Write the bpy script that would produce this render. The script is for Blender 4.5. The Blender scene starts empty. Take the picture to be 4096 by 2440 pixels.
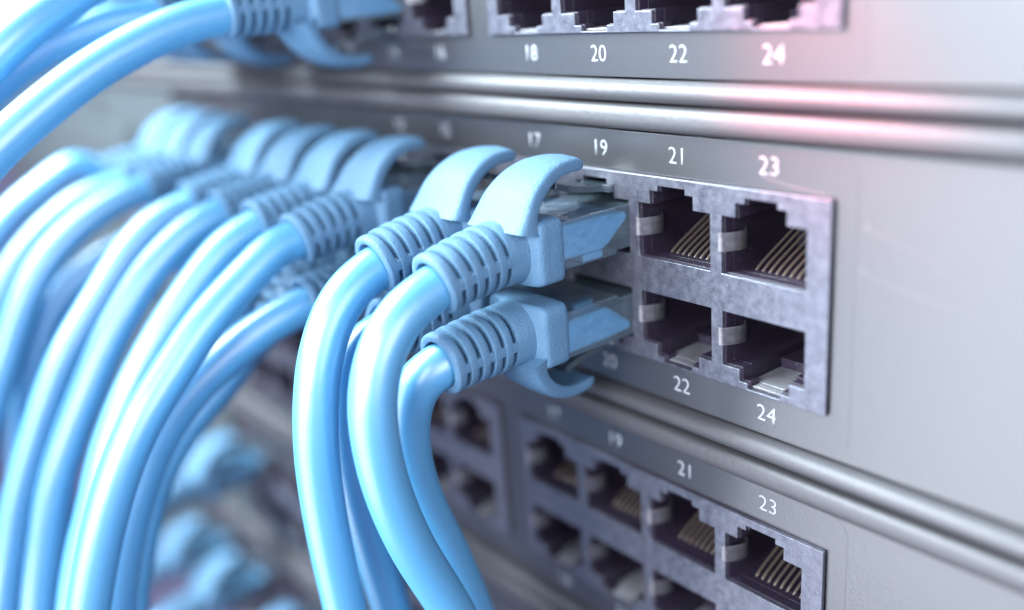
import bpy, bmesh, math, random
from mathutils import Vector, Matrix
import numpy as np

# all modelling is written in millimetres; MM turns it into metres
MM = 0.001
random.seed(7)
C = bpy.context.scene.collection
scene = bpy.context.scene

# ------------------------------------------------------------------ camera
cam_d = bpy.data.cameras.new('camera')
cam = bpy.data.objects.new('camera', cam_d)
C.objects.link(cam)
right = Vector((0.63191693, 0.77158472, -0.07306176))
up = Vector((-0.20084904, 0.25407913, 0.94609907))
fwd = Vector((-0.74855905, 0.58318164, -0.31552896))
m = Matrix((right, up, -fwd)).transposed().to_4x4()
m.translation = Vector((67.682, -91.285, 44.650)) * MM
cam.matrix_world = m
cam_d.sensor_width = 36.0
cam_d.lens = 36.0 * 3841.66 / 4096.0
cam_d.clip_start = 0.005
cam_d.clip_end = 50.0
cam_d.dof.use_dof = True
cam_d.dof.focus_distance = 0.1245
cam_d.dof.aperture_fstop = cam_d.lens / 5.8
cam_d.dof.aperture_blades = 0
scene.camera = cam

# ------------------------------------------------------------------ light and exposure
world = bpy.data.worlds.new('World')
scene.world = world
world.use_nodes = True
bg = world.node_tree.nodes['Background']
bg.inputs[0].default_value = (0.52, 0.51, 0.92, 1)
bg.inputs[1].default_value = 0.38


def area_light(name, loc, target, size, power, col, size_y=None):
    d = bpy.data.lights.new(name, 'AREA')
    d.energy = power
    d.color = col
    d.shape = 'RECTANGLE'
    d.size = size * MM
    d.size_y = (size_y or size) * MM
    o = bpy.data.objects.new(name, d)
    C.objects.link(o)
    o.location = Vector(loc) * MM
    o.rotation_euler = (Vector(target) - Vector(loc)).to_track_quat('-Z', 'Y').to_euler()
    return o


# broad window-like light in front, mirrored by the right half of the panels
area_light('front_softbox', (-90, -520, -70), (10, 0, 0), 460, 5.0, (0.88, 0.95, 1.0), 760)
# strong light from above and the left, over the cables
area_light('top_softbox', (-160, -150, 330), (-60, -30, 0), 220, 0.3, (0.93, 0.98, 1.0), 220)
area_light('left_softbox', (-230, -130, 240), (-90, -50, 0), 160, 3.8, (0.80, 0.97, 1.0), 170)
area_light('left_front_softbox', (-250, -270, 200), (-90, -50, 10), 150, 3.0, (0.86, 0.98, 1.0), 150)
area_light('side_softbox', (380, -110, 130), (-20, -10, 5), 240, 1.4, (0.84, 0.92, 1.0), 240)
area_light('right_softbox', (60, -330, 120), (-50, -30, 0), 210, 1.9, (0.90, 0.96, 1.0), 210)

# unseen red spot, added to tint the seam in place of a lens flare
rd = bpy.data.lights.new('flare_tint_spot', 'SPOT')
rd.energy = 0.9
rd.color = (1.0, 0.02, 0.07)
rd.spot_size = math.radians(27)
rd.spot_blend = 1.0
rd.shadow_soft_size = 0.004
ro = bpy.data.objects.new('flare_tint_spot', rd)
C.objects.link(ro)
ro.location = Vector((-26, -46, 66)) * MM
ro.rotation_euler = (Vector((8, 2, 29)) - Vector((-26, -46, 66))).to_track_quat('-Z', 'Y').to_euler()

scene.view_settings.view_transform = 'Standard'
scene.view_settings.look = 'None'
scene.view_settings.exposure = 0.0
scene.view_settings.gamma = 1.0
scene.view_settings.use_curve_mapping = False
scene.cycles.max_bounces = 10
scene.cycles.transmission_bounces = 8
scene.cycles.transparent_max_bounces = 24
scene.cycles.use_denoising = True
scene.cycles.caustics_refractive = False


# ------------------------------------------------------------------ materials
def new_mat(name, base, rough=0.5, metal=0.0, spec=0.5, bump=0.0, bump_scale=900.0, bump2=0.0,
            mottle=None, mottle_scale=300.0, mottle_amt=0.5, dust=0.0, dust_scale=4200.0, coat=0.0,
            sss=0.0, trans=0.0, ior=1.47, detail=3.0):
    mt = bpy.data.materials.new(name)
    mt.use_nodes = True
    nt = mt.node_tree
    b = nt.nodes['Principled BSDF']
    b.inputs['Base Color'].default_value = (*base, 1)
    b.inputs['Roughness'].default_value = rough
    b.inputs['Metallic'].default_value = metal
    b.inputs['Specular IOR Level'].default_value = spec
    b.inputs['IOR'].default_value = ior
    b.inputs['Coat Weight'].default_value = coat
    b.inputs['Coat Roughness'].default_value = 0.15
    if trans:
        b.inputs['Transmission Weight'].default_value = trans
    if sss:
        b.inputs['Subsurface Weight'].default_value = sss
        b.inputs['Subsurface Radius'].default_value = (0.6, 0.8, 1.0)
        b.inputs['Subsurface Scale'].default_value = 0.0012
    tc = nt.nodes.new('ShaderNodeTexCoord')
    col = None
    if mottle:
        n = nt.nodes.new('ShaderNodeTexNoise')
        n.inputs['Scale'].default_value = mottle_scale
        n.inputs['Detail'].default_value = 8.0
        n.inputs['Roughness'].default_value = 0.7
        nt.links.new(tc.outputs['Object'], n.inputs['Vector'])
        r = nt.nodes.new('ShaderNodeValToRGB')
        r.color_ramp.elements[0].position = 0.5 - 0.5 * (1 - mottle_amt) - 0.02
        r.color_ramp.elements[1].position = 0.5 + 0.5 * (1 - mottle_amt)
        r.color_ramp.elements[0].color = (*base, 1)
        r.color_ramp.elements[1].color = (*mottle, 1)
        nt.links.new(n.outputs['Fac'], r.inputs['Fac'])
        col = r.outputs['Color']
        rr = nt.nodes.new('ShaderNodeMapRange')
        rr.inputs['From Min'].default_value = 0.3
        rr.inputs['From Max'].default_value = 0.7
        rr.inputs['To Min'].default_value = max(0.05, rough - 0.1)
        rr.inputs['To Max'].default_value = rough + 0.12
        nt.links.new(n.outputs['Fac'], rr.inputs['Value'])
        nt.links.new(rr.outputs['Result'], b.inputs['Roughness'])
    if dust:
        n = nt.nodes.new('ShaderNodeTexNoise')
        n.inputs['Scale'].default_value = dust_scale
        n.inputs['Detail'].default_value = 2.0
        nt.links.new(tc.outputs['Object'], n.inputs['Vector'])
        ad = nt.nodes.new('ShaderNodeMath')
        ad.operation = 'MULTIPLY'
        ad.inputs[1].default_value = 1.0
        nt.links.new(n.outputs['Fac'], ad.inputs[0])
        r = nt.nodes.new('ShaderNodeValToRGB')
        r.color_ramp.elements[0].position = 0.685
        r.color_ramp.elements[1].position = 0.74
        nt.links.new(ad.outputs[0], r.inputs['Fac'])
        mx = nt.nodes.new('ShaderNodeMix')
        mx.data_type = 'RGBA'
        if col is None:
            mx.inputs['A'].default_value = (*base, 1)
        else:
            nt.links.new(col, mx.inputs['A'])
        mx.inputs['B'].default_value = (0.62, 0.64, 0.68, 1)
        ml = nt.nodes.new('ShaderNodeMath')
        ml.operation = 'MULTIPLY'
        ml.inputs[1].default_value = dust
        nt.links.new(r.outputs['Color'], ml.inputs[0])
        nt.links.new(ml.outputs[0], mx.inputs['Factor'])
        col = mx.outputs['Result']
    if col is not None:
        nt.links.new(col, b.inputs['Base Color'])
    if bump:
        n = nt.nodes.new('ShaderNodeTexNoise')
        n.inputs['Scale'].default_value = bump_scale
        n.inputs['Detail'].default_value = detail
        nt.links.new(tc.outputs['Object'], n.inputs['Vector'])
        bp = nt.nodes.new('ShaderNodeBump')
        bp.inputs['Strength'].default_value = bump
        bp.inputs['Distance'].default_value = 0.00012
        nt.links.new(n.outputs['Fac'], bp.inputs['Height'])
        last = bp
        if bump2:
            n3 = nt.nodes.new('ShaderNodeTexNoise')
            n3.inputs['Scale'].default_value = bump_scale * 0.14
            nt.links.new(tc.outputs['Object'], n3.inputs['Vector'])
            b3 = nt.nodes.new('ShaderNodeBump')
            b3.inputs['Strength'].default_value = bump2
            b3.inputs['Distance'].default_value = 0.0005
            nt.links.new(n3.outputs['Fac'], b3.inputs['Height'])
            nt.links.new(bp.outputs['Normal'], b3.inputs['Normal'])
            last = b3
        nt.links.new(last.outputs['Normal'], b.inputs['Normal'])
    return mt


M = {
    'panel': new_mat('painted_panel_metal', (0.160, 0.160, 0.172), rough=0.32, metal=0.85, spec=0.6, bump=0.30,
                     bump_scale=2600, dust=0.35),
    'rail': new_mat('rolled_edge_metal', (0.110, 0.108, 0.120), rough=0.54, metal=0.6, spec=0.5, bump=0.5,
                    bump_scale=1400, bump2=0.15),
    'overlay': new_mat('printed_label_film', (0.156, 0.156, 0.169), rough=0.32, metal=0.85, spec=0.5, bump=0.15,
                       bump_scale=3000, dust=0.35),
    'bezel': new_mat('pale_bezel_plastic', (0.06, 0.07, 0.08), rough=0.7, spec=0.15, bump=0.1, bump_scale=1500),
    'chassis': new_mat('dark_chassis_metal', (0.030, 0.026, 0.045), rough=0.6, bump=0.1),
    'shield': new_mat('zinc_shield_metal', (0.095, 0.095, 0.128), rough=0.34, metal=0.65, spec=0.4, bump=0.3,
                      bump_scale=2300, mottle=(0.20, 0.205, 0.255), mottle_scale=700, mottle_amt=0.6, dust=0.5),
    'housing': new_mat('dark_port_plastic', (0.028, 0.020, 0.038), rough=0.38, bump=0.2, bump_scale=1600,
                       dust=0.35),
    'spring': new_mat('spring_metal', (0.13, 0.125, 0.145), rough=0.36, metal=0.8, bump=0.25, bump_scale=1500,
                      mottle=(0.25, 0.24, 0.26), mottle_scale=700, mottle_amt=0.5),
    'wire': new_mat('contact_metal', (0.36, 0.29, 0.25), rough=0.30, metal=0.75),
    'tongue': new_mat('bright_tin', (0.20, 0.205, 0.24), rough=0.4, metal=0.5, bump=0.2, mottle=(0.55, 0.55, 0.6)),
    'ink': new_mat('white_ink', (0.38, 0.40, 0.45), rough=0.5),
    'reflection_streak': new_mat('pale_reflection', (0.20, 0.205, 0.24), rough=0.4),  # pale colour standing in for light reflected off the panel
    'jacket': new_mat('blue_cable_jacket', (0.075, 0.315, 0.555), rough=0.38, spec=1.0, ior=1.8, bump=0.12,
                      bump_scale=900, sss=0.45, detail=1.0, bump2=0.10),
    'boot': new_mat('blue_boot_rubber', (0.090, 0.185, 0.300), rough=0.52, spec=0.35, bump=1.0,
                    bump_scale=3600, sss=0.10, bump2=0.25),
    'core': new_mat('blue_inner_jacket', (0.13, 0.40, 0.66), rough=0.4, bump=0.15, bump_scale=500),
}


def clear_plastic():
    mt = bpy.data.materials.new('clear_polycarbonate')
    mt.use_nodes = True
    nt = mt.node_tree
    nt.nodes.remove(nt.nodes['Principled BSDF'])
    out = nt.nodes['Material Output']
    tr = nt.nodes.new('ShaderNodeBsdfTransparent')
    tr.inputs['Color'].default_value = (0.985, 0.99, 1.0, 1)
    gl = nt.nodes.new('ShaderNodeBsdfGlossy')
    gl.inputs['Roughness'].default_value = 0.04
    df = nt.nodes.new('ShaderNodeBsdfDiffuse')
    df.inputs['Color'].default_value = (0.55, 0.75, 0.95, 1)
    fr = nt.nodes.new('ShaderNodeFresnel')
    fr.inputs['IOR'].default_value = 1.95
    tc = nt.nodes.new('ShaderNodeTexCoord')
    n = nt.nodes.new('ShaderNodeTexNoise')
    n.inputs['Scale'].default_value = 330
    nt.links.new(tc.outputs['Object'], n.inputs['Vector'])
    bp = nt.nodes.new('ShaderNodeBump')
    bp.inputs['Strength'].default_value = 0.5
    bp.inputs['Distance'].default_value = 0.0006
    nt.links.new(n.outputs['Fac'], bp.inputs['Height'])
    for q in (fr, gl):
        nt.links.new(bp.outputs['Normal'], q.inputs['Normal'])
    m1 = nt.nodes.new('ShaderNodeMixShader')
    m1.inputs[0].default_value = 0.10
    nt.links.new(tr.outputs[0], m1.inputs[1])
    nt.links.new(df.outputs[0], m1.inputs[2])
    m2 = nt.nodes.new('ShaderNodeMixShader')
    nt.links.new(fr.outputs[0], m2.inputs[0])
    nt.links.new(m1.outputs[0], m2.inputs[1])
    nt.links.new(gl.outputs[0], m2.inputs[2])
    nt.links.new(m2.outputs[0], out.inputs['Surface'])
    return mt


M['clear'] = clear_plastic()


# ------------------------------------------------------------------ mesh helpers (all input in mm)
def build(name, verts, faces, mat, parent=None, loc=(0, 0, 0), smooth=False, mats=None, idx=None):
    me = bpy.data.meshes.new(name)
    me.from_pydata([(v[0] * MM, v[1] * MM, v[2] * MM) for v in verts], [], faces)
    for k in (mats or [mat]):
        me.materials.append(k)
    if idx:
        for p, i in zip(me.polygons, idx):
            p.material_index = i
    if smooth:
        for p in me.polygons:
            p.use_smooth = True
    me.update()
    o = bpy.data.objects.new(name, me)
    C.objects.link(o)
    o.location = Vector(loc) * MM
    if parent:
        o.parent = parent
    return o


def use_mesh(name, src, parent, loc=(0, 0, 0), flip=False, scale=None):
    """another object on the same mesh"""
    o = bpy.data.objects.new(name, src.data)
    for md in src.modifiers:
        n = o.modifiers.new(md.name, md.type)
        for a in ('width', 'segments', 'limit_method', 'angle_limit', 'harden_normals'):
            if hasattr(md, a):
                setattr(n, a, getattr(md, a))
    C.objects.link(o)
    o.location = Vector(loc) * MM
    if flip:
        o.rotation_euler = (0, math.pi, 0)
    o.parent = parent
    return o


def bevel(o, w, seg=2, ang=30):
    md = o.modifiers.new('bevel', 'BEVEL')
    md.width = w * MM
    md.segments = seg
    md.limit_method = 'ANGLE'
    md.angle_limit = math.radians(ang)
    md.harden_normals = True
    return o


def smooth_by_angle(o, ang=35):
    bm = bmesh.new()
    bm.from_mesh(o.data)
    for f in bm.faces:
        f.smooth = True
    for e in bm.edges:
        if len(e.link_faces) == 2 and e.calc_face_angle(0) > math.radians(ang):
            e.smooth = False
    bm.to_mesh(o.data)
    bm.free()
    return o


class Geo:
    def __init__(self):
        self.v = []
        self.f = []

    def box(self, x0, x1, y0, y1, z0, z1):
        n = len(self.v)
        self.v += [(x, y, z) for x in (x0, x1) for y in (y0, y1) for z in (z0, z1)]
        self.f += [tuple(n + i for i in q) for q in
                   ((0, 1, 3, 2), (4, 6, 7, 5), (0, 4, 5, 1), (2, 3, 7, 6), (0, 2, 6, 4), (1, 5, 7, 3))]
        return self

    def prism_x(self, prof, x0, x1):
        """closed (y, z) profile pulled along x"""
        n = len(self.v)
        k = len(prof)
        for x in (x0, x1):
            self.v += [(x, y, z) for y, z in prof]
        self.f.append(tuple(n + i for i in range(k)))
        self.f.append(tuple(n + k + i for i in reversed(range(k))))
        for i in range(k):
            j = (i + 1) % k
            self.f.append((n + i, n + k + i, n + k + j, n + j))
        return self

    def loft(self, rings, cap=True):
        n = len(self.v)
        k = len(rings[0])
        for r in rings:
            self.v += [tuple(p) for p in r]
        for a in range(len(rings) - 1):
            for i in range(k):
                j = (i + 1) % k
                self.f.append((n + a * k + i, n + (a + 1) * k + i, n + (a + 1) * k + j, n + a * k + j))
        if cap:
            self.f.append(tuple(n + i for i in range(k)))
            e = n + (len(rings) - 1) * k
            self.f.append(tuple(e + i for i in reversed(range(k))))
        return self

    def obj(self, name, mat, parent=None, loc=(0, 0, 0), smooth=False):
        o = build(name, self.v, self.f, mat, parent, loc, smooth)
        bm = bmesh.new()
        bm.from_mesh(o.data)
        bmesh.ops.recalc_face_normals(bm, faces=bm.faces)
        bm.to_mesh(o.data)
        bm.free()
        return o


def grid_plate(xs, zs, y0, y1, solid):
    """rectilinear plate with openings: front face, back face and the walls of every opening"""
    xs = sorted(set(round(x, 3) for x in xs))
    zs = sorted(set(round(z, 3) for z in zs))
    g = Geo()
    vid = {}

    def vv(i, j, k):
        if (i, j, k) not in vid:
            vid[(i, j, k)] = len(g.v)
            g.v.append((xs[i], (y0, y1)[k], zs[j]))
        return vid[(i, j, k)]
    nx, nz = len(xs) - 1, len(zs) - 1
    S = [[solid(0.5 * (xs[i] + xs[i + 1]), 0.5 * (zs[j] + zs[j + 1])) for j in range(nz)] for i in range(nx)]
    for i in range(nx):
        for j in range(nz):
            if not S[i][j]:
                continue
            g.f.append((vv(i, j, 0), vv(i + 1, j, 0), vv(i + 1, j + 1, 0), vv(i, j + 1, 0)))
            g.f.append((vv(i, j, 1), vv(i, j + 1, 1), vv(i + 1, j + 1, 1), vv(i + 1, j, 1)))
            if i == 0 or not S[i - 1][j]:
                g.f.append((vv(i, j, 0), vv(i, j + 1, 0), vv(i, j + 1, 1), vv(i, j, 1)))
            if i == nx - 1 or not S[i + 1][j]:
                g.f.append((vv(i + 1, j, 0), vv(i + 1, j, 1), vv(i + 1, j + 1, 1), vv(i + 1, j + 1, 0)))
            if j == 0 or not S[i][j - 1]:
                g.f.append((vv(i, j, 0), vv(i, j, 1), vv(i + 1, j, 1), vv(i + 1, j, 0)))
            if j == nz - 1 or not S[i][j + 1]:
                g.f.append((vv(i, j + 1, 0), vv(i + 1, j + 1, 0), vv(i + 1, j + 1, 1), vv(i, j + 1, 1)))
    return g


def catmull(pts, step=0.8):
    p = np.array(pts, float)
    q = np.vstack([2 * p[0] - p[1], p, 2 * p[-1] - p[-2]])
    r = []
    for i in range(1, len(q) - 2):
        a, b, c, d = q[i - 1:i + 3]
        n = max(2, int(np.linalg.norm(c - b) / step))
        for t in np.linspace(0, 1, n, endpoint=False):
            r.append(.5 * ((2 * b) + (-a + c) * t + (2 * a - 5 * b + 4 * c - d) * t * t + (-a + 3 * b - 3 * c + d) * t ** 3))
    r.append(p[-1])
    r = np.array(r)
    for _ in range(12):                      # relax so that the bend is even
        r[1:-1] = 0.25 * r[:-2] + 0.5 * r[1:-1] + 0.25 * r[2:]
    return r


def tube(path, rad, nseg=28):
    """swept round tube with a transported frame"""
    path = np.array(path, float)
    g = Geo()
    rings = []
    t0 = path[1] - path[0]
    t0 /= np.linalg.norm(t0)
    nrm = np.cross(t0, [1.0, 0.13, 0.0])
    nrm /= np.linalg.norm(nrm)
    for i in range(len(path)):
        a = path[max(0, i - 1)]
        b = path[min(len(path) - 1, i + 1)]
        t = (b - a) / np.linalg.norm(b - a)
        nrm = nrm - t * (nrm @ t)
        nrm /= np.linalg.norm(nrm)
        bn = np.cross(t, nrm)
        r = rad(i / (len(path) - 1)) if callable(rad) else rad
        rings.append([path[i] + r * (math.cos(x) * nrm + math.sin(x) * bn)
                      for x in np.linspace(0, 2 * math.pi, nseg, endpoint=False)])
    g.loft(rings)
    return g


def superring(hx, hz, n, y, cz=0.0, k=48):
    r = []
    for t in np.linspace(0, 2 * math.pi, k, endpoint=False):
        c, s = math.cos(t), math.sin(t)
        r.append((hx * math.copysign(abs(c) ** (2 / n), c), y, cz + hz * math.copysign(abs(s) ** (2 / n), s)))
    return r


def empty(name, loc, label, cat, group=None, kind=None):
    o = bpy.data.objects.new(name, None)
    o.empty_display_size = 0.01
    C.objects.link(o)
    o.location = Vector(loc) * MM
    if label:
        o['label'] = label
    if cat:
        o['category'] = cat
    if group:
        o['group'] = group
    return o


def port_x(n):
    k = (23 - n) // 2 if n % 2 else (24 - n) // 2
    return -14.0 * k - 8.9 * (k // 4)


# ------------------------------------------------------------------ printed port numbers
def number_geo(txt):
    cu = bpy.data.curves.new('number', 'FONT')
    cu.body = txt
    cu.size = 1.0
    cu.align_x = 'CENTER'
    cu.align_y = 'CENTER'
    cu.offset = -0.006
    cu.resolution_u = 4
    t = bpy.data.objects.new('number', cu)
    C.objects.link(t)
    dg = bpy.context.evaluated_depsgraph_get()
    me = bpy.data.meshes.new_from_object(t.evaluated_get(dg))
    bpy.data.objects.remove(t)
    return me


def port_number(n, parent, x, z, y=0.685):
    me = number_geo(str(n))
    s = 3.15 * MM
    for v in me.vertices:                   # text plane x/y becomes panel x/z
        v.co = Vector((v.co.x * s * 0.99, 0.0, v.co.y * s))
    me.materials.clear()
    me.materials.append(M['ink'])
    bm = bmesh.new()
    bm.from_mesh(me)
    bmesh.ops.remove_doubles(bm, verts=bm.verts, dist=1e-7)
    ret = bmesh.ops.extrude_face_region(bm, geom=list(bm.faces))
    for e in ret['geom']:
        if isinstance(e, bmesh.types.BMVert):
            e.co.y -= 0.03 * MM
    bmesh.ops.recalc_face_normals(bm, faces=bm.faces)
    bm.to_mesh(me)
    bm.free()
    o = bpy.data.objects.new('port_number', me)
    C.objects.link(o)
    o.location = Vector((x, y, z)) * MM
    o.parent = parent
    return o


# ------------------------------------------------------------------ the network switches
COLS = (-42.0, -28.0, -14.0, 0.0)


def is_open(x, z, g=0.0):
    """the stepped port openings of one jack block; g closes them in by that margin"""
    for c in COLS:
        u = x - c
        if 8.55 + g < z < 15.95 - g and -6.5 + g < u < 5.7 - g:
            return True
        if 15.0 < z < 17.75 - g and -4.4 + g < u < 2.95 - g:
            return True
        if 17.0 < z < 18.5 - g and -3.0 + g < u < 1.65 - g:
            return True
        if -3.7 + g < z < 3.6 - g and -6.4 + g < u < 5.8 - g:
            return True
        if -5.3 + g < z < -3.0 and -3.7 + g < u < 3.65 - g:
            return True
        if -6.05 + g < z < -5.0 and -2.45 + g < u < 2.4 - g:
            return True
    return False


def block_breaks(g):
    xs, zs = [-50.65, 8.79], [-6.3, 19.7]
    for c in COLS:
        for a, b in ((-6.5, 5.7), (-4.4, 2.95), (-3.0, 1.65), (-6.4, 5.8), (-3.7, 3.65), (-2.45, 2.4)):
            xs += [c + a + g, c + b - g]
    zs += [8.55 + g, 15.95 - g, 17.75 - g, 18.5 - g, -3.7 + g, 3.6 - g, -5.3 + g, -6.05 + g]
    return xs, zs


xs, zs = block_breaks(0.0)
shield0 = bevel(grid_plate(xs, zs, 0.0, 0.62, lambda x, z: not is_open(x, z)).obj('jack_block', M['shield']), 0.11, 2)
xs, zs = block_breaks(0.13)
xs = [max(-50.2, min(8.4, x)) for x in xs]
hs = grid_plate(xs, zs, 0.63, 2.3, lambda x, z: not is_open(x, z, 0.13))


def deep_open(x, z):
    if is_open(x, z, 0.13):
        return True
    return any(-3.57 < x - c < 3.52 and -5.92 < z < -5.0 for c in COLS)


hb = grid_plate(xs, zs, 2.31, 15.5, lambda x, z: not deep_open(x, z))
nv = len(hs.v)
hs.v += hb.v
hs.f += [tuple(nv + q for q in f) for f in hb.f]
hs.box(-50.2, 8.4, 15.55, 16.2, -6.29, 19.6)
for c in COLS:
    hs.box(c - 3.5, c + 3.45, 8.4, 15.3, -5.9, -4.55)      # block behind the latch pocket
    hs.box(c + 1.2, c + 3.45, 5.2, 8.3, -5.9, -4.9)
housing0 = bevel(hs.obj('port_housing', M['housing']), 0.16, 2)

# spring clip that grips the shell of a plug, at the left wall of a port
path = [(-6.95, -0.06), (-6.55, -0.14), (-6.25, 0.05), (-5.95, 0.7), (-5.45, 1.6), (-5.15, 2.4), (-5.05, 3.0), (-5.2, 3.6),
        (-5.7, 4.1), (-6.3, 4.4)]
sp = catmull([(a, b, 0) for a, b in path], 0.25)
g = Geo()
rings = []
for i in range(len(sp)):
    a, b = sp[max(0, i - 1)], sp[min(len(sp) - 1, i + 1)]
    t = (b - a) / np.linalg.norm(b - a)
    nn = np.array([-t[1], t[0], 0]) * 0.11
    w = 1.22
    rings.append([sp[i] + nn + (0, 0, w), sp[i] - nn + (0, 0, w), sp[i] - nn - (0, 0, w), sp[i] + nn - (0, 0, w)])
g.loft(rings)
clip0 = smooth_by_angle(g.obj('spring_clip', M['spring']))
bevel(clip0, 0.06, 2, 40)

# contact wire on a slant from the floor of a port to its rear
wp = catmull([(0, 3.05, 8.15), (0, 3.3, 8.75), (0, 5.2, 9.65), (0, 8.6, 11.2), (0, 12.5, 13.0), (0, 14.5, 13.6)], 0.5)
wire0 = tube(wp, lambda t: 0.20, 10).obj('contact_wire', M['wire'], smooth=True)
# light metal tongue that closes the latch notch of the lower row
tongue0 = bevel(Geo().box(-3.45, 3.4, 2.36, 8.3, -5.90, -5.76).box(-2.25, 2.2, 0.8, 2.35, -5.90, -5.78).obj('latch_tongue', M['tongue']), 0.05)

# rolled edges and flat front of the case
top_prof = [(3.0, 25.45), (0.35, 25.45), (-0.45, 25.7), (-0.95, 26.2), (-1.0, 26.9), (-1.0, 27.5), (-0.85, 28.1),
            (-0.6, 28.5), (0.0, 28.75), (0.9, 28.85), (3.0, 28.88)]
bot_prof = [(3.0, -12.25), (0.35, -12.25), (-0.45, -12.45), (-0.95, -12.9), (-1.2, -13.5), (-1.15, -14.1),
            (-0.85, -14.6), (-0.3, -14.95), (0.4, -15.12), (3.0, -15.14)]
X0, X1 = -392.0, 66.0
rail_top0 = smooth_by_angle(Geo().prism_x(top_prof, X0, X1).obj('rolled_top_edge', M['rail']), 50)
rail_bot0 = smooth_by_angle(Geo().prism_x(bot_prof, X0, X1).obj('rolled_bottom_edge', M['rail']), 50)
holes = [(-50.75 - 64.9 * i, 8.89 - 64.9 * i) for i in range(3)]


def in_hole(x, z):
    return -6.4 < z < 19.8 and any(a < x < b for a, b in holes)


hx = [a for h in holes for a in h]
face0 = grid_plate([X0, X1] + hx, [-12.0, 25.2, -6.4, 19.8], 0.72, 2.2,
                   lambda x, z: not in_hole(x, z)).obj('faceplate', M['panel'])
bevel(face0, 0.12, 2)
# printed film round the port blocks, with rounded outer corners
og = grid_plate([-184.5, 11.6] + hx, [-11.8, 25.0, -6.4, 19.8], 0.69, 0.73, lambda x, z: not in_hole(x, z))
film0 = og.obj('label_film', M['overlay'])
bm = bmesh.new()
bm.from_mesh(film0.data)
ed = [e for e in bm.edges if abs(e.verts[0].co.y - e.verts[1].co.y) > 1e-6 and
      all(min(abs(v.co.x - 0.0116), abs(v.co.x + 0.1845)) < 1e-5 and
          min(abs(v.co.z - 0.0250), abs(v.co.z + 0.01180)) < 1e-5 for v in e.verts)]
bmesh.ops.bevel(bm, geom=ed, offset=2.6 * MM, segments=8, affect='EDGES', profile=0.5)
bm.to_mesh(film0.data)
bm.free()
chassis0 = Geo().box(X0 + 2, X1 - 2, 16.5, 250, -14.9, 28.6).box(X0 + 2, X1 - 2, 2.3, 16.5, 27.4, 28.6) \
    .box(X0 + 2, X1 - 2, 2.3, 16.5, -14.9, -13.7).obj('case', M['chassis'])
# pale end piece with a raised cover and a thin ridge
bz = grid_plate([X0, -187, -300, -236], [-12.2, 25.4, 14.5], 0.1, 0.7, lambda x, z: True)
bezel0 = bevel(bz.obj('end_bezel', M['bezel']), 0.1)
cover0 = bevel(Geo().box(-322, -222, -2.4, 0.09, -8.0, 13.5).obj('raised_cover', M['bezel']), 1.2, 4)
ridge0 = bevel(Geo().box(-251.5, -250.3, -0.9, 0.09, 15.5, 23.5).obj('thin_ridge', M['bezel']), 0.3, 2)

protos = [shield0, housing0, clip0, wire0, tongue0, rail_top0, rail_bot0, face0, film0, chassis0, bezel0, cover0, ridge0]


def make_switch(loc, label, clips, wires, numbers):
    root = empty('network_switch', loc, label, 'network switch', 'network switches stacked in the rack')
    use_mesh('case', chassis0, root)
    fp = use_mesh('faceplate', face0, root)
    use_mesh('rolled_top_edge', rail_top0, root)
    use_mesh('rolled_bottom_edge', rail_bot0, root)
    use_mesh('label_film', film0, root)
    bzl = use_mesh('end_bezel', bezel0, root)
    use_mesh('raised_cover', cover0, bzl)
    use_mesh('thin_ridge', ridge0, bzl)
    for i in range(3):
        blk = use_mesh('jack_block', shield0, root, (-64.9 * i, 0, 0))
        use_mesh('port_housing', housing0, blk)
        for n in range(1 + 8 * (2 - i), 9 + 8 * (2 - i)):
            x = port_x(n) + 64.9 * i
            if n in clips:
                use_mesh('spring_clip', clip0, blk, (x, 0, 12.55 if n % 2 else -0.25 + 0.35))
            if n in wires:
                for k in range(8):
                    use_mesh('contact_wire', wire0, blk, (x - 0.25 + (k - 3.5) * 1.02, 0, 0))
            if n in clips and n % 2 == 0:
                use_mesh('latch_tongue', tongue0, blk, (x, 0, 0))
    for n in numbers:
        port_number(n, root, port_x(n), 22.45 if n % 2 else -9.1)
    return root


sw_mid = make_switch((0, 0, 0), 'grey switch with ports 21 to 24 empty and blue cables crowding the rest',
                     (21, 22, 23, 24), (21, 23), (13, 15, 17, 19, 21, 23, 18, 20, 22, 24))
sw_up = make_switch((0.15, 0.35, 44.1), 'grey switch along the top, numbered 16 to 24 below its cut-off row of ports',
                    (12, 16, 18, 20, 22, 24), (), (12, 14, 16, 18, 20, 22, 24))
sw_low = make_switch((0.40, 0.0, -44.45), 'grey switch with empty ports numbered 17 to 23, right under the cabled one',
                     tuple(range(9, 25)), (9, 11, 13, 15, 17, 19, 21, 23), (13, 15, 17, 19, 21, 23, 18, 20, 22))
sw_4 = make_switch((0.3, 0.0, -88.9), 'blurred grey switch seen between the drooping cables, just above the lowest one',
                   (3, 5, 6, 7, 8, 9, 10), (5, 7, 9), ())
sw_5 = make_switch((-42.0, 0.0, -133.3), 'lowest blurred grey switch, behind the turquoise plugs at the bottom edge', (), (), ())
for o in protos:
    bpy.data.objects.remove(o)

# faint curved reflection streaks on the middle switch, built as thin pale tubes
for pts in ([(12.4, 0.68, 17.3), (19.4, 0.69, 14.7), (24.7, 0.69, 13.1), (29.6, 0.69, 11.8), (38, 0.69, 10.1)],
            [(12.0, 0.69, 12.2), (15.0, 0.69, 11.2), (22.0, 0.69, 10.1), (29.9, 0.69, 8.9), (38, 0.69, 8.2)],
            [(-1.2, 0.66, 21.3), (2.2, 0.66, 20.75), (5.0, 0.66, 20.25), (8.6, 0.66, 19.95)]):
    tube(catmull(pts, 0.8), 0.035, 6).obj('reflection_streak', M['reflection_streak'], sw_mid, smooth=True)


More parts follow.
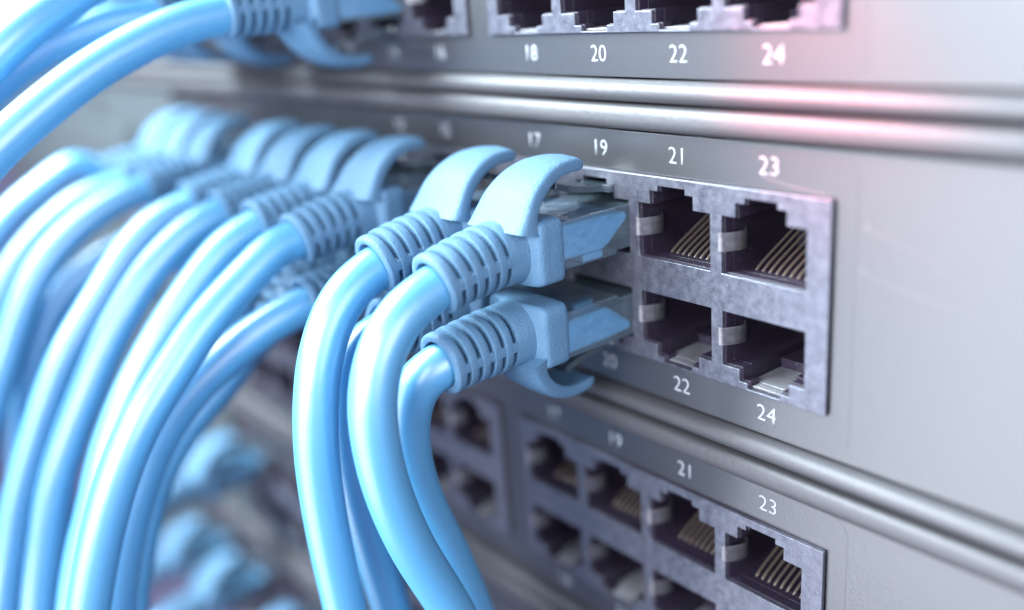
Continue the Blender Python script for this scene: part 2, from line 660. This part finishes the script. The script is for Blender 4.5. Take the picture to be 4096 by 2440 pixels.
# ------------------------------------------------------------------ patch cables
def bend(y, z, kap):
    """bends what lies behind the hood downwards along an arc"""
    s = -(y + 16.5)
    if s <= 0 or abs(kap) < 1e-6:
        return y, z
    th = kap * s
    cy, cz = math.sin(th) / kap, -(1 - math.cos(th)) / kap
    return -16.5 - cy - z * math.sin(th), cz + z * math.cos(th)


def boot_mesh(kap, droop, name='boot'):
    """ribbed strain relief; kap > 0 bends it; droop keeps it sagging downwards for the mirrored lower row"""
    K = 96
    rings = []

    def ring(y, hx, hz, n, mod=None):
        r = []
        for t in np.linspace(0, 2 * math.pi, K, endpoint=False):
            c, s = math.cos(t), math.sin(t)
            x = hx * math.copysign(abs(c) ** (2 / n), c)
            z = hz * math.copysign(abs(s) ** (2 / n), s) - 0.42
            if mod is not None:
                f = mod(t)
                x *= f
                z *= f
            yy, zz = bend(y, z, kap)
            r.append((x, yy, zz))
        rings.append(r)
    ring(-12.0, 5.2, 3.5, 6)
    ring(-12.02, 5.75, 4.1, 7)
    ring(-12.3, 6.0, 4.35, 8)
    for y in (-12.9, -13.9, -14.9, -15.6):
        ring(y, 6.08, 4.42, 8)
    ring(-16.0, 6.0, 4.45, 6.5)
    ring(-16.35, 5.6, 4.42, 4.5)
    ring(-16.55, 5.0, 4.4, 3)
    ring(-16.75, 4.65, 4.4, 2.3)
    ring(-17.6, 4.6, 4.4, 2.15)
    ring(-19.3, 4.55, 4.38, 2.15)
    pitch, groove = 1.86, 0.60
    y = -19.75

    def wall(t):
        # solid bridges at both flanks, offset between upper and lower half
        a = abs(math.sin(t))
        return a < 0.17
    for k in range(5):
        r0 = 4.38 - 0.07 * k

        def deep(t, q):
            return 1.0 if wall(t) else q
        ring(y + 0.05, r0 * 1.03, r0, 2.15, lambda t: deep(t, 0.985))
        ring(y, r0 * 1.03, r0, 2.15, lambda t: deep(t, 0.93))
        ring(y - 0.03, r0 * 1.03, r0, 2.15, lambda t: deep(t, 0.62))
        ring(y - groove + 0.03, r0 * 1.03, r0, 2.15, lambda t: deep(t, 0.62))
        ring(y - groove, r0 * 1.03, r0, 2.15, lambda t: deep(t, 0.93))
        ring(y - groove - 0.08, r0 * 1.03, r0, 2.15, lambda t: deep(t, 0.985))
        ring(y - groove - 0.35, r0 * 1.035, r0 * 1.01, 2.15)
        ring(y - groove - 0.75, r0 * 1.035, r0 * 1.01, 2.15)
        ring(y - pitch + 0.12, r0 * 1.03, r0, 2.15)
        y -= pitch
    r0 = 3.98
    ring(y, r0 * 1.03, r0, 2.15)
    ring(y - 0.12, r0 * 0.99, r0 * 0.96, 2.15)
    ring(y - 0.16, r0 * 0.9, r0 * 0.88, 2.1)
    ring(y - 0.10, 3.25, 3.2, 2.0)
    ring(y + 1.4, 3.1, 3.05, 2.0)
    g = Geo()
    g.loft(rings, cap=True)
    o = g.obj(name, M['boot'])
    smooth_by_angle(o, 42)
    return o, y


def tab_mesh(name='finger_tab'):
    """curved guard over the latch, broad at its root and narrower at its tip"""
    cl = catmull([(0, -17.2, 2.4), (0, -16.9, 3.9), (0, -16.0, 5.6), (0, -14.4, 7.3), (0, -12.3, 8.6),
                  (0, -9.9, 9.35), (0, -7.5, 9.5), (0, -5.3, 9.2)], 0.5)
    n = len(cl)
    rings = []
    for i in range(n):
        u = i / (n - 1)
        a, b = cl[max(0, i - 1)], cl[min(n - 1, i + 1)]
        t = (b - a) / np.linalg.norm(b - a)
        up_ = np.array([0, -t[2], t[1]])
        hw = 5.9 * (1 - u) ** 1.25 + 3.35 * (1 - (1 - u) ** 1.25)
        th = 1.15 * (1 - u) + 0.85 * u
        if u < 0.2:
            th += (0.2 - u) ** 2 * 22
        if i >= n - 3:
            q = (1.0, 0.86, 0.6)[i - (n - 3)]
            th *= q
            hw *= (1.0, 0.96, 0.88)[i - (n - 3)]
        r = []
        for a2 in np.linspace(0, 2 * math.pi, 32, endpoint=False):
            c, s = math.cos(a2), math.sin(a2)
            xx = hw * math.copysign(abs(c) ** (2 / 9), c)
            zz = th * math.copysign(abs(s) ** (2 / 4.5), s)
            # slight crown across the width
            crown = 0.35 * (1 - (xx / hw) ** 2)
            p = cl[i] + up_ * (zz + crown) + np.array([xx, 0, 0])
            r.append(tuple(p))
        rings.append(r)
    g = Geo()
    g.loft(rings)
    o = g.obj(name, M['boot'])
    smooth_by_angle(o, 50)
    return o


def plug_meshes():
    """clear connector body, its latch and the blue jacket end inside"""
    prof = [(-13.2, -3.25), (-2.6, -3.25), (-2.4, -2.75), (-0.6, -2.75), (8.2, -2.75), (8.2, 2.9), (7.6, 3.25), (-13.2, 3.25)]
    body = bevel(Geo().prism_x(prof, -5.84, 5.84).obj('clear_plug', M['clear']), 0.28, 3)
    body.data.polygons.foreach_set('use_smooth', [True] * len(body.data.polygons))
    prof = [(-13.0, -2.0), (-5.0, -2.0), (-3.9, -1.5), (-1.2, 0.6), (-0.3, 1.2), (-0.3, 2.3), (-5.0, 2.6), (-13.0, 2.7)]
    core = bevel(Geo().prism_x(prof, -5.78, 5.78).obj('inner_jacket', M['core']), 0.5, 3)
    core.data.polygons.foreach_set('use_smooth', [True] * len(core.data.polygons))
    pinch = bevel(Geo().box(-3.2, 5.6, -8.6, -4.9, -3.1, -2.02).obj('strain_bar', M['core']), 0.3, 2)
    lt = catmull([(0, 5.4, 3.4), (0, 5.0, 4.3), (0, 1.5, 4.9), (0, -2.5, 5.3), (0, -6.5, 6.0), (0, -9.5, 6.9)], 0.6)
    n = len(lt)
    rings = []
    for i in range(n):
        a, b = lt[max(0, i - 1)], lt[min(n - 1, i + 1)]
        t = (b - a) / np.linalg.norm(b - a)
        up_ = np.array([0, -t[2], t[1]]) * 0.5
        hw = 2.95 if lt[i][1] > -0.8 else 1.9
        rings.append([lt[i] + up_ + (hw, 0, 0), lt[i] + up_ - (hw, 0, 0), lt[i] - up_ - (hw, 0, 0), lt[i] - up_ + (hw, 0, 0)])
    latch = bevel(Geo().loft(rings).obj('locking_latch', M['clear']), 0.12, 2)
    cavity = bevel(Geo().box(-4.9, 4.9, -2.6, 7.4, -1.4, 2.0).obj('wire_chamber', M['clear']), 0.15, 2)
    return body, core, pinch, latch, cavity


tab0 = tab_mesh()
body0, core0, pinch0, latch0, cavity0 = plug_meshes()
boots = {}


def get_boot(kap):
    if kap not in boots:
        boots[kap] = boot_mesh(kap, 0)
    return boots[kap]


def ring_centre(kap, y):
    return bend(y, -0.42, kap)


# cable courses in mm, keyed by (switch, port)
PATHS = {
    (0, 19): [(-28.0, -30.1, 10.0), (-27.8, -33.4, 8.3), (-27.6, -36.5, 5.6), (-27.5, -38.8, 1.6), (-27.3, -39.8, -1.8), (-27.1, -40.1, -5.5), (-27.0, -39.8, -11.2), (-27.0, -38.5, -17.5), (-27.0, -36.3, -24.6), (-27.0, -31.9, -35.3)],
    (0, 20): [(-29.0, -30.7, -0.9), (-30.5, -31.9, -3.8), (-32.0, -32.4, -8.1), (-33.0, -32.2, -12.7), (-34.0, -31.1, -18.2), (-34.5, -29.4, -24.2), (-34.5, -26.5, -32.6), (-34.5, -21.7, -44.5)],
    (0, 17): [(-42.0, -29.9, 10.5), (-41.7, -33.1, 8.2), (-41.4, -36.6, 4.6), (-41.1, -39.0, 0.2), (-40.8, -40.5, -4.5), (-40.5, -41.7, -11.1), (-40.5, -42.0, -18.4), (-40.5, -41.8, -26.8), (-40.5, -41.1, -37.5)],
    (0, 18): [(-42.0, -29.1, 3.0), (-42.7, -31.5, -0.1), (-43.4, -33.4, -3.9), (-44.1, -34.5, -8.7), (-44.7, -34.8, -15.2), (-45.0, -34.5, -22.0), (-45.0, -33.6, -29.9), (-45.0, -31.3, -45.0)],
    (0, 15): [(-64.9, -31.1, 10.4), (-64.5, -35.3, 8.1), (-64.2, -40.6, 4.8), (-63.8, -45.8, 1.2), (-63.5, -51.1, -3.8), (-63.1, -56.3, -8.9), (-62.9, -60.4, -14.4), (-62.9, -63.8, -20.7), (-62.9, -66.7, -27.4), (-62.9, -69.3, -34.5)],
    (0, 13): [(-78.9, -30.3, 11.0), (-78.9, -33.5, 8.7), (-78.9, -38.3, 5.0), (-78.9, -44.0, -0.4), (-78.9, -49.0, -5.8), (-78.9, -54.2, -12.5), (-78.9, -58.7, -20.0), (-78.9, -61.9, -27.4), (-78.9, -65.3, -34.7), (-78.9, -68.3, -43.3)],
    (0, 11): [(-92.9, -31.6, 10.1), (-92.9, -37.3, 7.3), (-92.9, -42.5, 3.5), (-92.9, -47.0, -1.2), (-92.9, -51.4, -6.5), (-92.9, -55.8, -13.2), (-92.9, -60.1, -19.9), (-92.9, -64.5, -28.1), (-92.9, -68.1, -38.2), (-92.9, -71.5, -48.9)],
    (0, 9): [(-106.9, -30.8, 11.1), (-106.9, -35.5, 8.6), (-106.9, -41.4, 4.3), (-106.9, -46.1, -0.9), (-106.9, -50.9, -6.2), (-106.9, -55.6, -11.8), (-106.9, -60.4, -19.7), (-106.9, -65.0, -28.4), (-106.9, -68.8, -36.6), (-106.9, -72.4, -46.7), (-106.9, -75.1, -54.3)],
    (0, 7): [(-129.8, -31.1, 10.8), (-129.8, -37.1, 9.1), (-129.8, -44.2, 5.5), (-129.8, -50.6, 0.4), (-129.8, -55.9, -6.6), (-129.8, -60.7, -15.3), (-129.8, -65.9, -25.7), (-129.8, -71.6, -41.2), (-129.8, -76.7, -57.3)],
    (0, 5): [(-143.8, -30.0, 12.1), (-143.8, -37.5, 8.8), (-143.8, -45.3, 4.6), (-143.8, -51.6, -0.5), (-143.8, -57.4, -7.4), (-143.8, -62.7, -17.4), (-143.8, -68.4, -29.2), (-143.8, -75.4, -49.9)],
    (0, 3): [(-157.8, -33.6, 14.5), (-157.8, -40.0, 11.6), (-157.8, -46.0, 8.2), (-157.8, -51.8, 4.0), (-157.8, -57.4, -2.9), (-157.8, -63.9, -14.1), (-157.8, -71.3, -32.5)],
    (0, 16): [(-64.9, -30.9, -0.1), (-66.0, -34.3, -1.9), (-67.0, -38.2, -3.9), (-68.1, -42.5, -6.4), (-69.2, -47.3, -9.9), (-70.2, -51.5, -14.2), (-70.9, -54.9, -19.0), (-70.9, -58.0, -24.4), (-70.9, -61.2, -31.5), (-70.9, -64.4, -41.2)],
    (0, 14): [(-78.9, -33.8, -9.4), (-79.7, -36.2, -12.6), (-80.5, -40.5, -16.4), (-81.3, -45.1, -20.1), (-82.1, -49.2, -24.9), (-82.9, -52.3, -30.0), (-82.9, -55.2, -36.5), (-82.9, -58.1, -43.9), (-82.9, -59.7, -49.8)],
    (0, 12): [(-92.9, -31.8, -11.1), (-93.8, -34.7, -13.2), (-94.7, -38.6, -16.2), (-95.6, -42.8, -20.3), (-96.6, -47.0, -25.9), (-96.9, -51.1, -32.6), (-96.9, -55.6, -42.4), (-96.9, -60.5, -56.7)],
    (1, 14): [(-78.9, -29.3, 44.1), (-78.9, -34.6, 43.2), (-78.9, -40.1, 41.7), (-78.9, -46.0, 39.5), (-78.9, -51.7, 36.8), (-78.9, -57.5, 33.4), (-78.9, -63.1, 29.7), (-78.9, -68.7, 25.2)],
    (1, 10): [(-106.9, -28.8, 44.8), (-107.7, -34.7, 44.0), (-108.5, -41.0, 42.7), (-109.3, -46.3, 41.2), (-109.9, -51.4, 38.6), (-109.9, -56.6, 35.4), (-109.9, -62.5, 30.6)],
    (1, 8): [(-129.8, -29.6, 45.7), (-130.8, -35.5, 44.6), (-131.7, -41.1, 42.6), (-132.7, -46.7, 39.7), (-132.8, -52.6, 36.1), (-132.8, -58.6, 31.5)],
    (1, 9): [(-106.9, -29.5, 54.5), (-106.1, -36.9, 52.0), (-105.3, -43.7, 49.2), (-104.5, -49.9, 46.1), (-103.9, -54.7, 43.1), (-103.9, -59.9, 39.0), (-103.9, -65.3, 33.6)],
    (1, 11): [(-92.9, -31.1, 54.7), (-91.8, -38.2, 52.3), (-90.8, -44.7, 49.3), (-89.7, -51.0, 46.1), (-88.9, -55.9, 43.4), (-88.9, -60.7, 39.7), (-88.9, -66.4, 34.4)],
    (1, 7): [(-129.8, -30.5, 55.0), (-129.8, -37.5, 51.6), (-129.8, -43.9, 47.6), (-129.8, -50.3, 43.3), (-129.8, -56.8, 37.9)],
    (1, 6): [(-143.8, -30.1, 45.2), (-144.6, -36.7, 43.3), (-145.4, -42.2, 40.9), (-145.8, -48.4, 37.2), (-145.8, -54.8, 32.3)],
    (0, 8): [(-129.8, -30.5, 1.3), (-130.4, -34.6, 0.0), (-131.0, -39.3, -1.4), (-131.6, -42.9, -3.2), (-132.2, -47.2, -6.4), (-132.8, -51.4, -11.2), (-132.8, -55.0, -17.1), (-132.8, -58.0, -24.2), (-132.8, -61.6, -36.7)],
    (0, 10): [(-106.9, -32.3, 2.1), (-107.5, -36.1, 0.9), (-108.1, -40.0, -1.1), (-108.7, -44.0, -4.0), (-109.3, -47.7, -8.0), (-109.9, -51.3, -13.4), (-109.9, -54.9, -20.1), (-109.9, -58.3, -27.9), (-109.9, -61.2, -36.5)],
}


OFFS = {0: (0.0, 0.0, 0.0), 1: (0.15, 0.35, 44.1), -1: (0.4, 0, -44.45), -2: (0.3, 0, -88.9), -3: (-42.0, 0, -133.3)}
KAP = {19: 0.022, 17: 0.020, 20: 0.010, 18: -0.010, 15: 0.020, 13: 0.016, 16: 0.004, 14: 0.085, 12: 0.080}


def patch_cable(s, n, pts, label, kap=0.012, group='blue patch cables plugged into the switches'):
    ox, oy, oz = OFFS[s]
    top = n % 2 == 1
    pz = 12.25 if top else 0.0
    root = empty('patch_cable', (port_x(n) + ox, oy, pz + oz), label, 'network cable', group)
    k = kap if top else -kap                # the lower row is turned over, so its bend flips too
    bt, yend = get_boot(round(k, 4))
    b = use_mesh('boot', bt, root, flip=not top)
    use_mesh('finger_tab', tab0, b)
    p = use_mesh('clear_plug', body0, root, flip=not top)
    use_mesh('inner_jacket', core0, p)
    use_mesh('strain_bar', pinch0, p)
    use_mesh('locking_latch', latch0, p)
    use_mesh('wire_chamber', cavity0, p)
    sg = 1 if top else -1
    pre = []
    for y in ((-22.0, -25.0, -27.4) if n == 20 else (-22.0, -25.0, -28.6)):
        a, c = bend(y, -0.42 - max(0.0, -y - 24.0) * 0.10 * sg, k)
        pre.append((0.0, a, c * sg))
    loc = [(q[0] - port_x(n), q[1], q[2] - pz - (44.45 if s == 1 else 0)) for q in pts]
    last = np.array(pre[-1])
    loc = [q for q in loc if np.linalg.norm(np.array(q) - last) > 2.6 and q[1] < last[1] + 2.5]
    e = np.array(loc[-1])
    d = e - np.array(loc[-2])
    d /= np.linalg.norm(d)
    down = np.array([0, 0, -1.0])
    for i in range(6):                      # carry on below the picture and hang down
        d = d * 0.8 + down * 0.2
        d /= np.linalg.norm(d)
        e = e + d * 14
        loc.append(tuple(e))
    cp = catmull(pre + loc, 0.9)
    g_ = tube(cp, 3.0, 32)
    o = g_.obj('cable_jacket', M['jacket'], root, smooth=True)
    return root


LABELS = {
    (0, 19): 'sharpest, foremost blue patch cable, plugged into port 19 beside empty port 21',
    (0, 20): 'blue patch cable in port 20, its boot right under the foremost plug',
    (0, 17): 'blue patch cable in port 17, second sharp plug left of the empty ports',
    (0, 18): 'blue patch cable in port 18, mostly hidden behind the two thick sharp cables',
    (0, 15): 'glossy blue patch cable in port 15, with a thin white highlight along it',
    (0, 13): 'blue patch cable directly behind the glossy one, plugged into port 13',
    (0, 11): 'soft blue patch cable in port 11, third behind the sharp upper pair',
    (0, 9): 'blurred blue patch cable in port 9, fourth behind the sharp upper pair',
    (0, 7): 'blurred blue patch cable in port 7 with a lone pale hooked tab',
    (0, 5): 'very blurred blue patch cable next to last at left in the middle row',
    (0, 3): 'most distant blurred patch cable of the middle switch, at the left end',
    (0, 16): 'blue patch cable in port 16, its boot right under the glossy cable',
    (0, 14): 'blue patch cable whose ribbed boot droops steeply beneath the port 16 cable',
    (0, 12): 'dark blue patch cable squeezed between the glossy cable and the drooping boot',
    (0, 10): 'blurred lower cable passing behind the bundle, next left of the drooping ones',
    (0, 8): 'blurred lower cable whose small ribbed boot peeps between the left cables',
    (1, 14): 'pale blue patch cable of the top switch, its ribbed boot cut by the upper edge',
    (1, 10): 'blurred patch cable of the top switch right behind the pale ribbed one',
    (1, 8): 'blurred patch cable of the top switch with the leftmost clearly visible hanging tab',
    (1, 6): 'faintest patch cable in the lower row of the top switch',
    (1, 11): 'overexposed pale cable sweeping through the top left corner, nearest of three',
    (1, 9): 'overexposed pale cable in the top left corner, middle of three',
    (1, 7): 'overexposed pale cable in the top left corner, farthest of three',
}
for (s, n), pts in PATHS.items():
    if s == 0:
        kp = KAP.get(n, 0.014)
    else:
        kp = 0.006
    patch_cable(s, n, pts, LABELS[(s, n)], kp)


def hanging(s, n, label, reach=34.0):
    x = port_x(n)
    z = (12.25 if n % 2 else 0.0)
    pts = [(x, -36, z - 2), (x - 1, -44, z - 6), (x - 2, -52, z - 14), (x - 3, -58, z - 26), (x - 3, -61, z - 42)]
    patch_cable(s, n, pts, label, 0.01)


hanging(-2, 1, 'blurred grey blue patch cable behind the big bundle, alone on the second lowest switch')
hanging(-3, 1, 'turquoise blurred patch cable at the bottom, uppermost of the three stair-like plugs')
hanging(-3, 5, 'turquoise blurred patch cable at the bottom, middle one of the three stair-like plugs')
hanging(-3, 9, 'turquoise blurred patch cable at the bottom edge, lowest of the three stair-like plugs')
for o in [tab0, body0, core0, pinch0, latch0, cavity0] + [b[0] for b in boots.values()]:
    bpy.data.objects.remove(o)
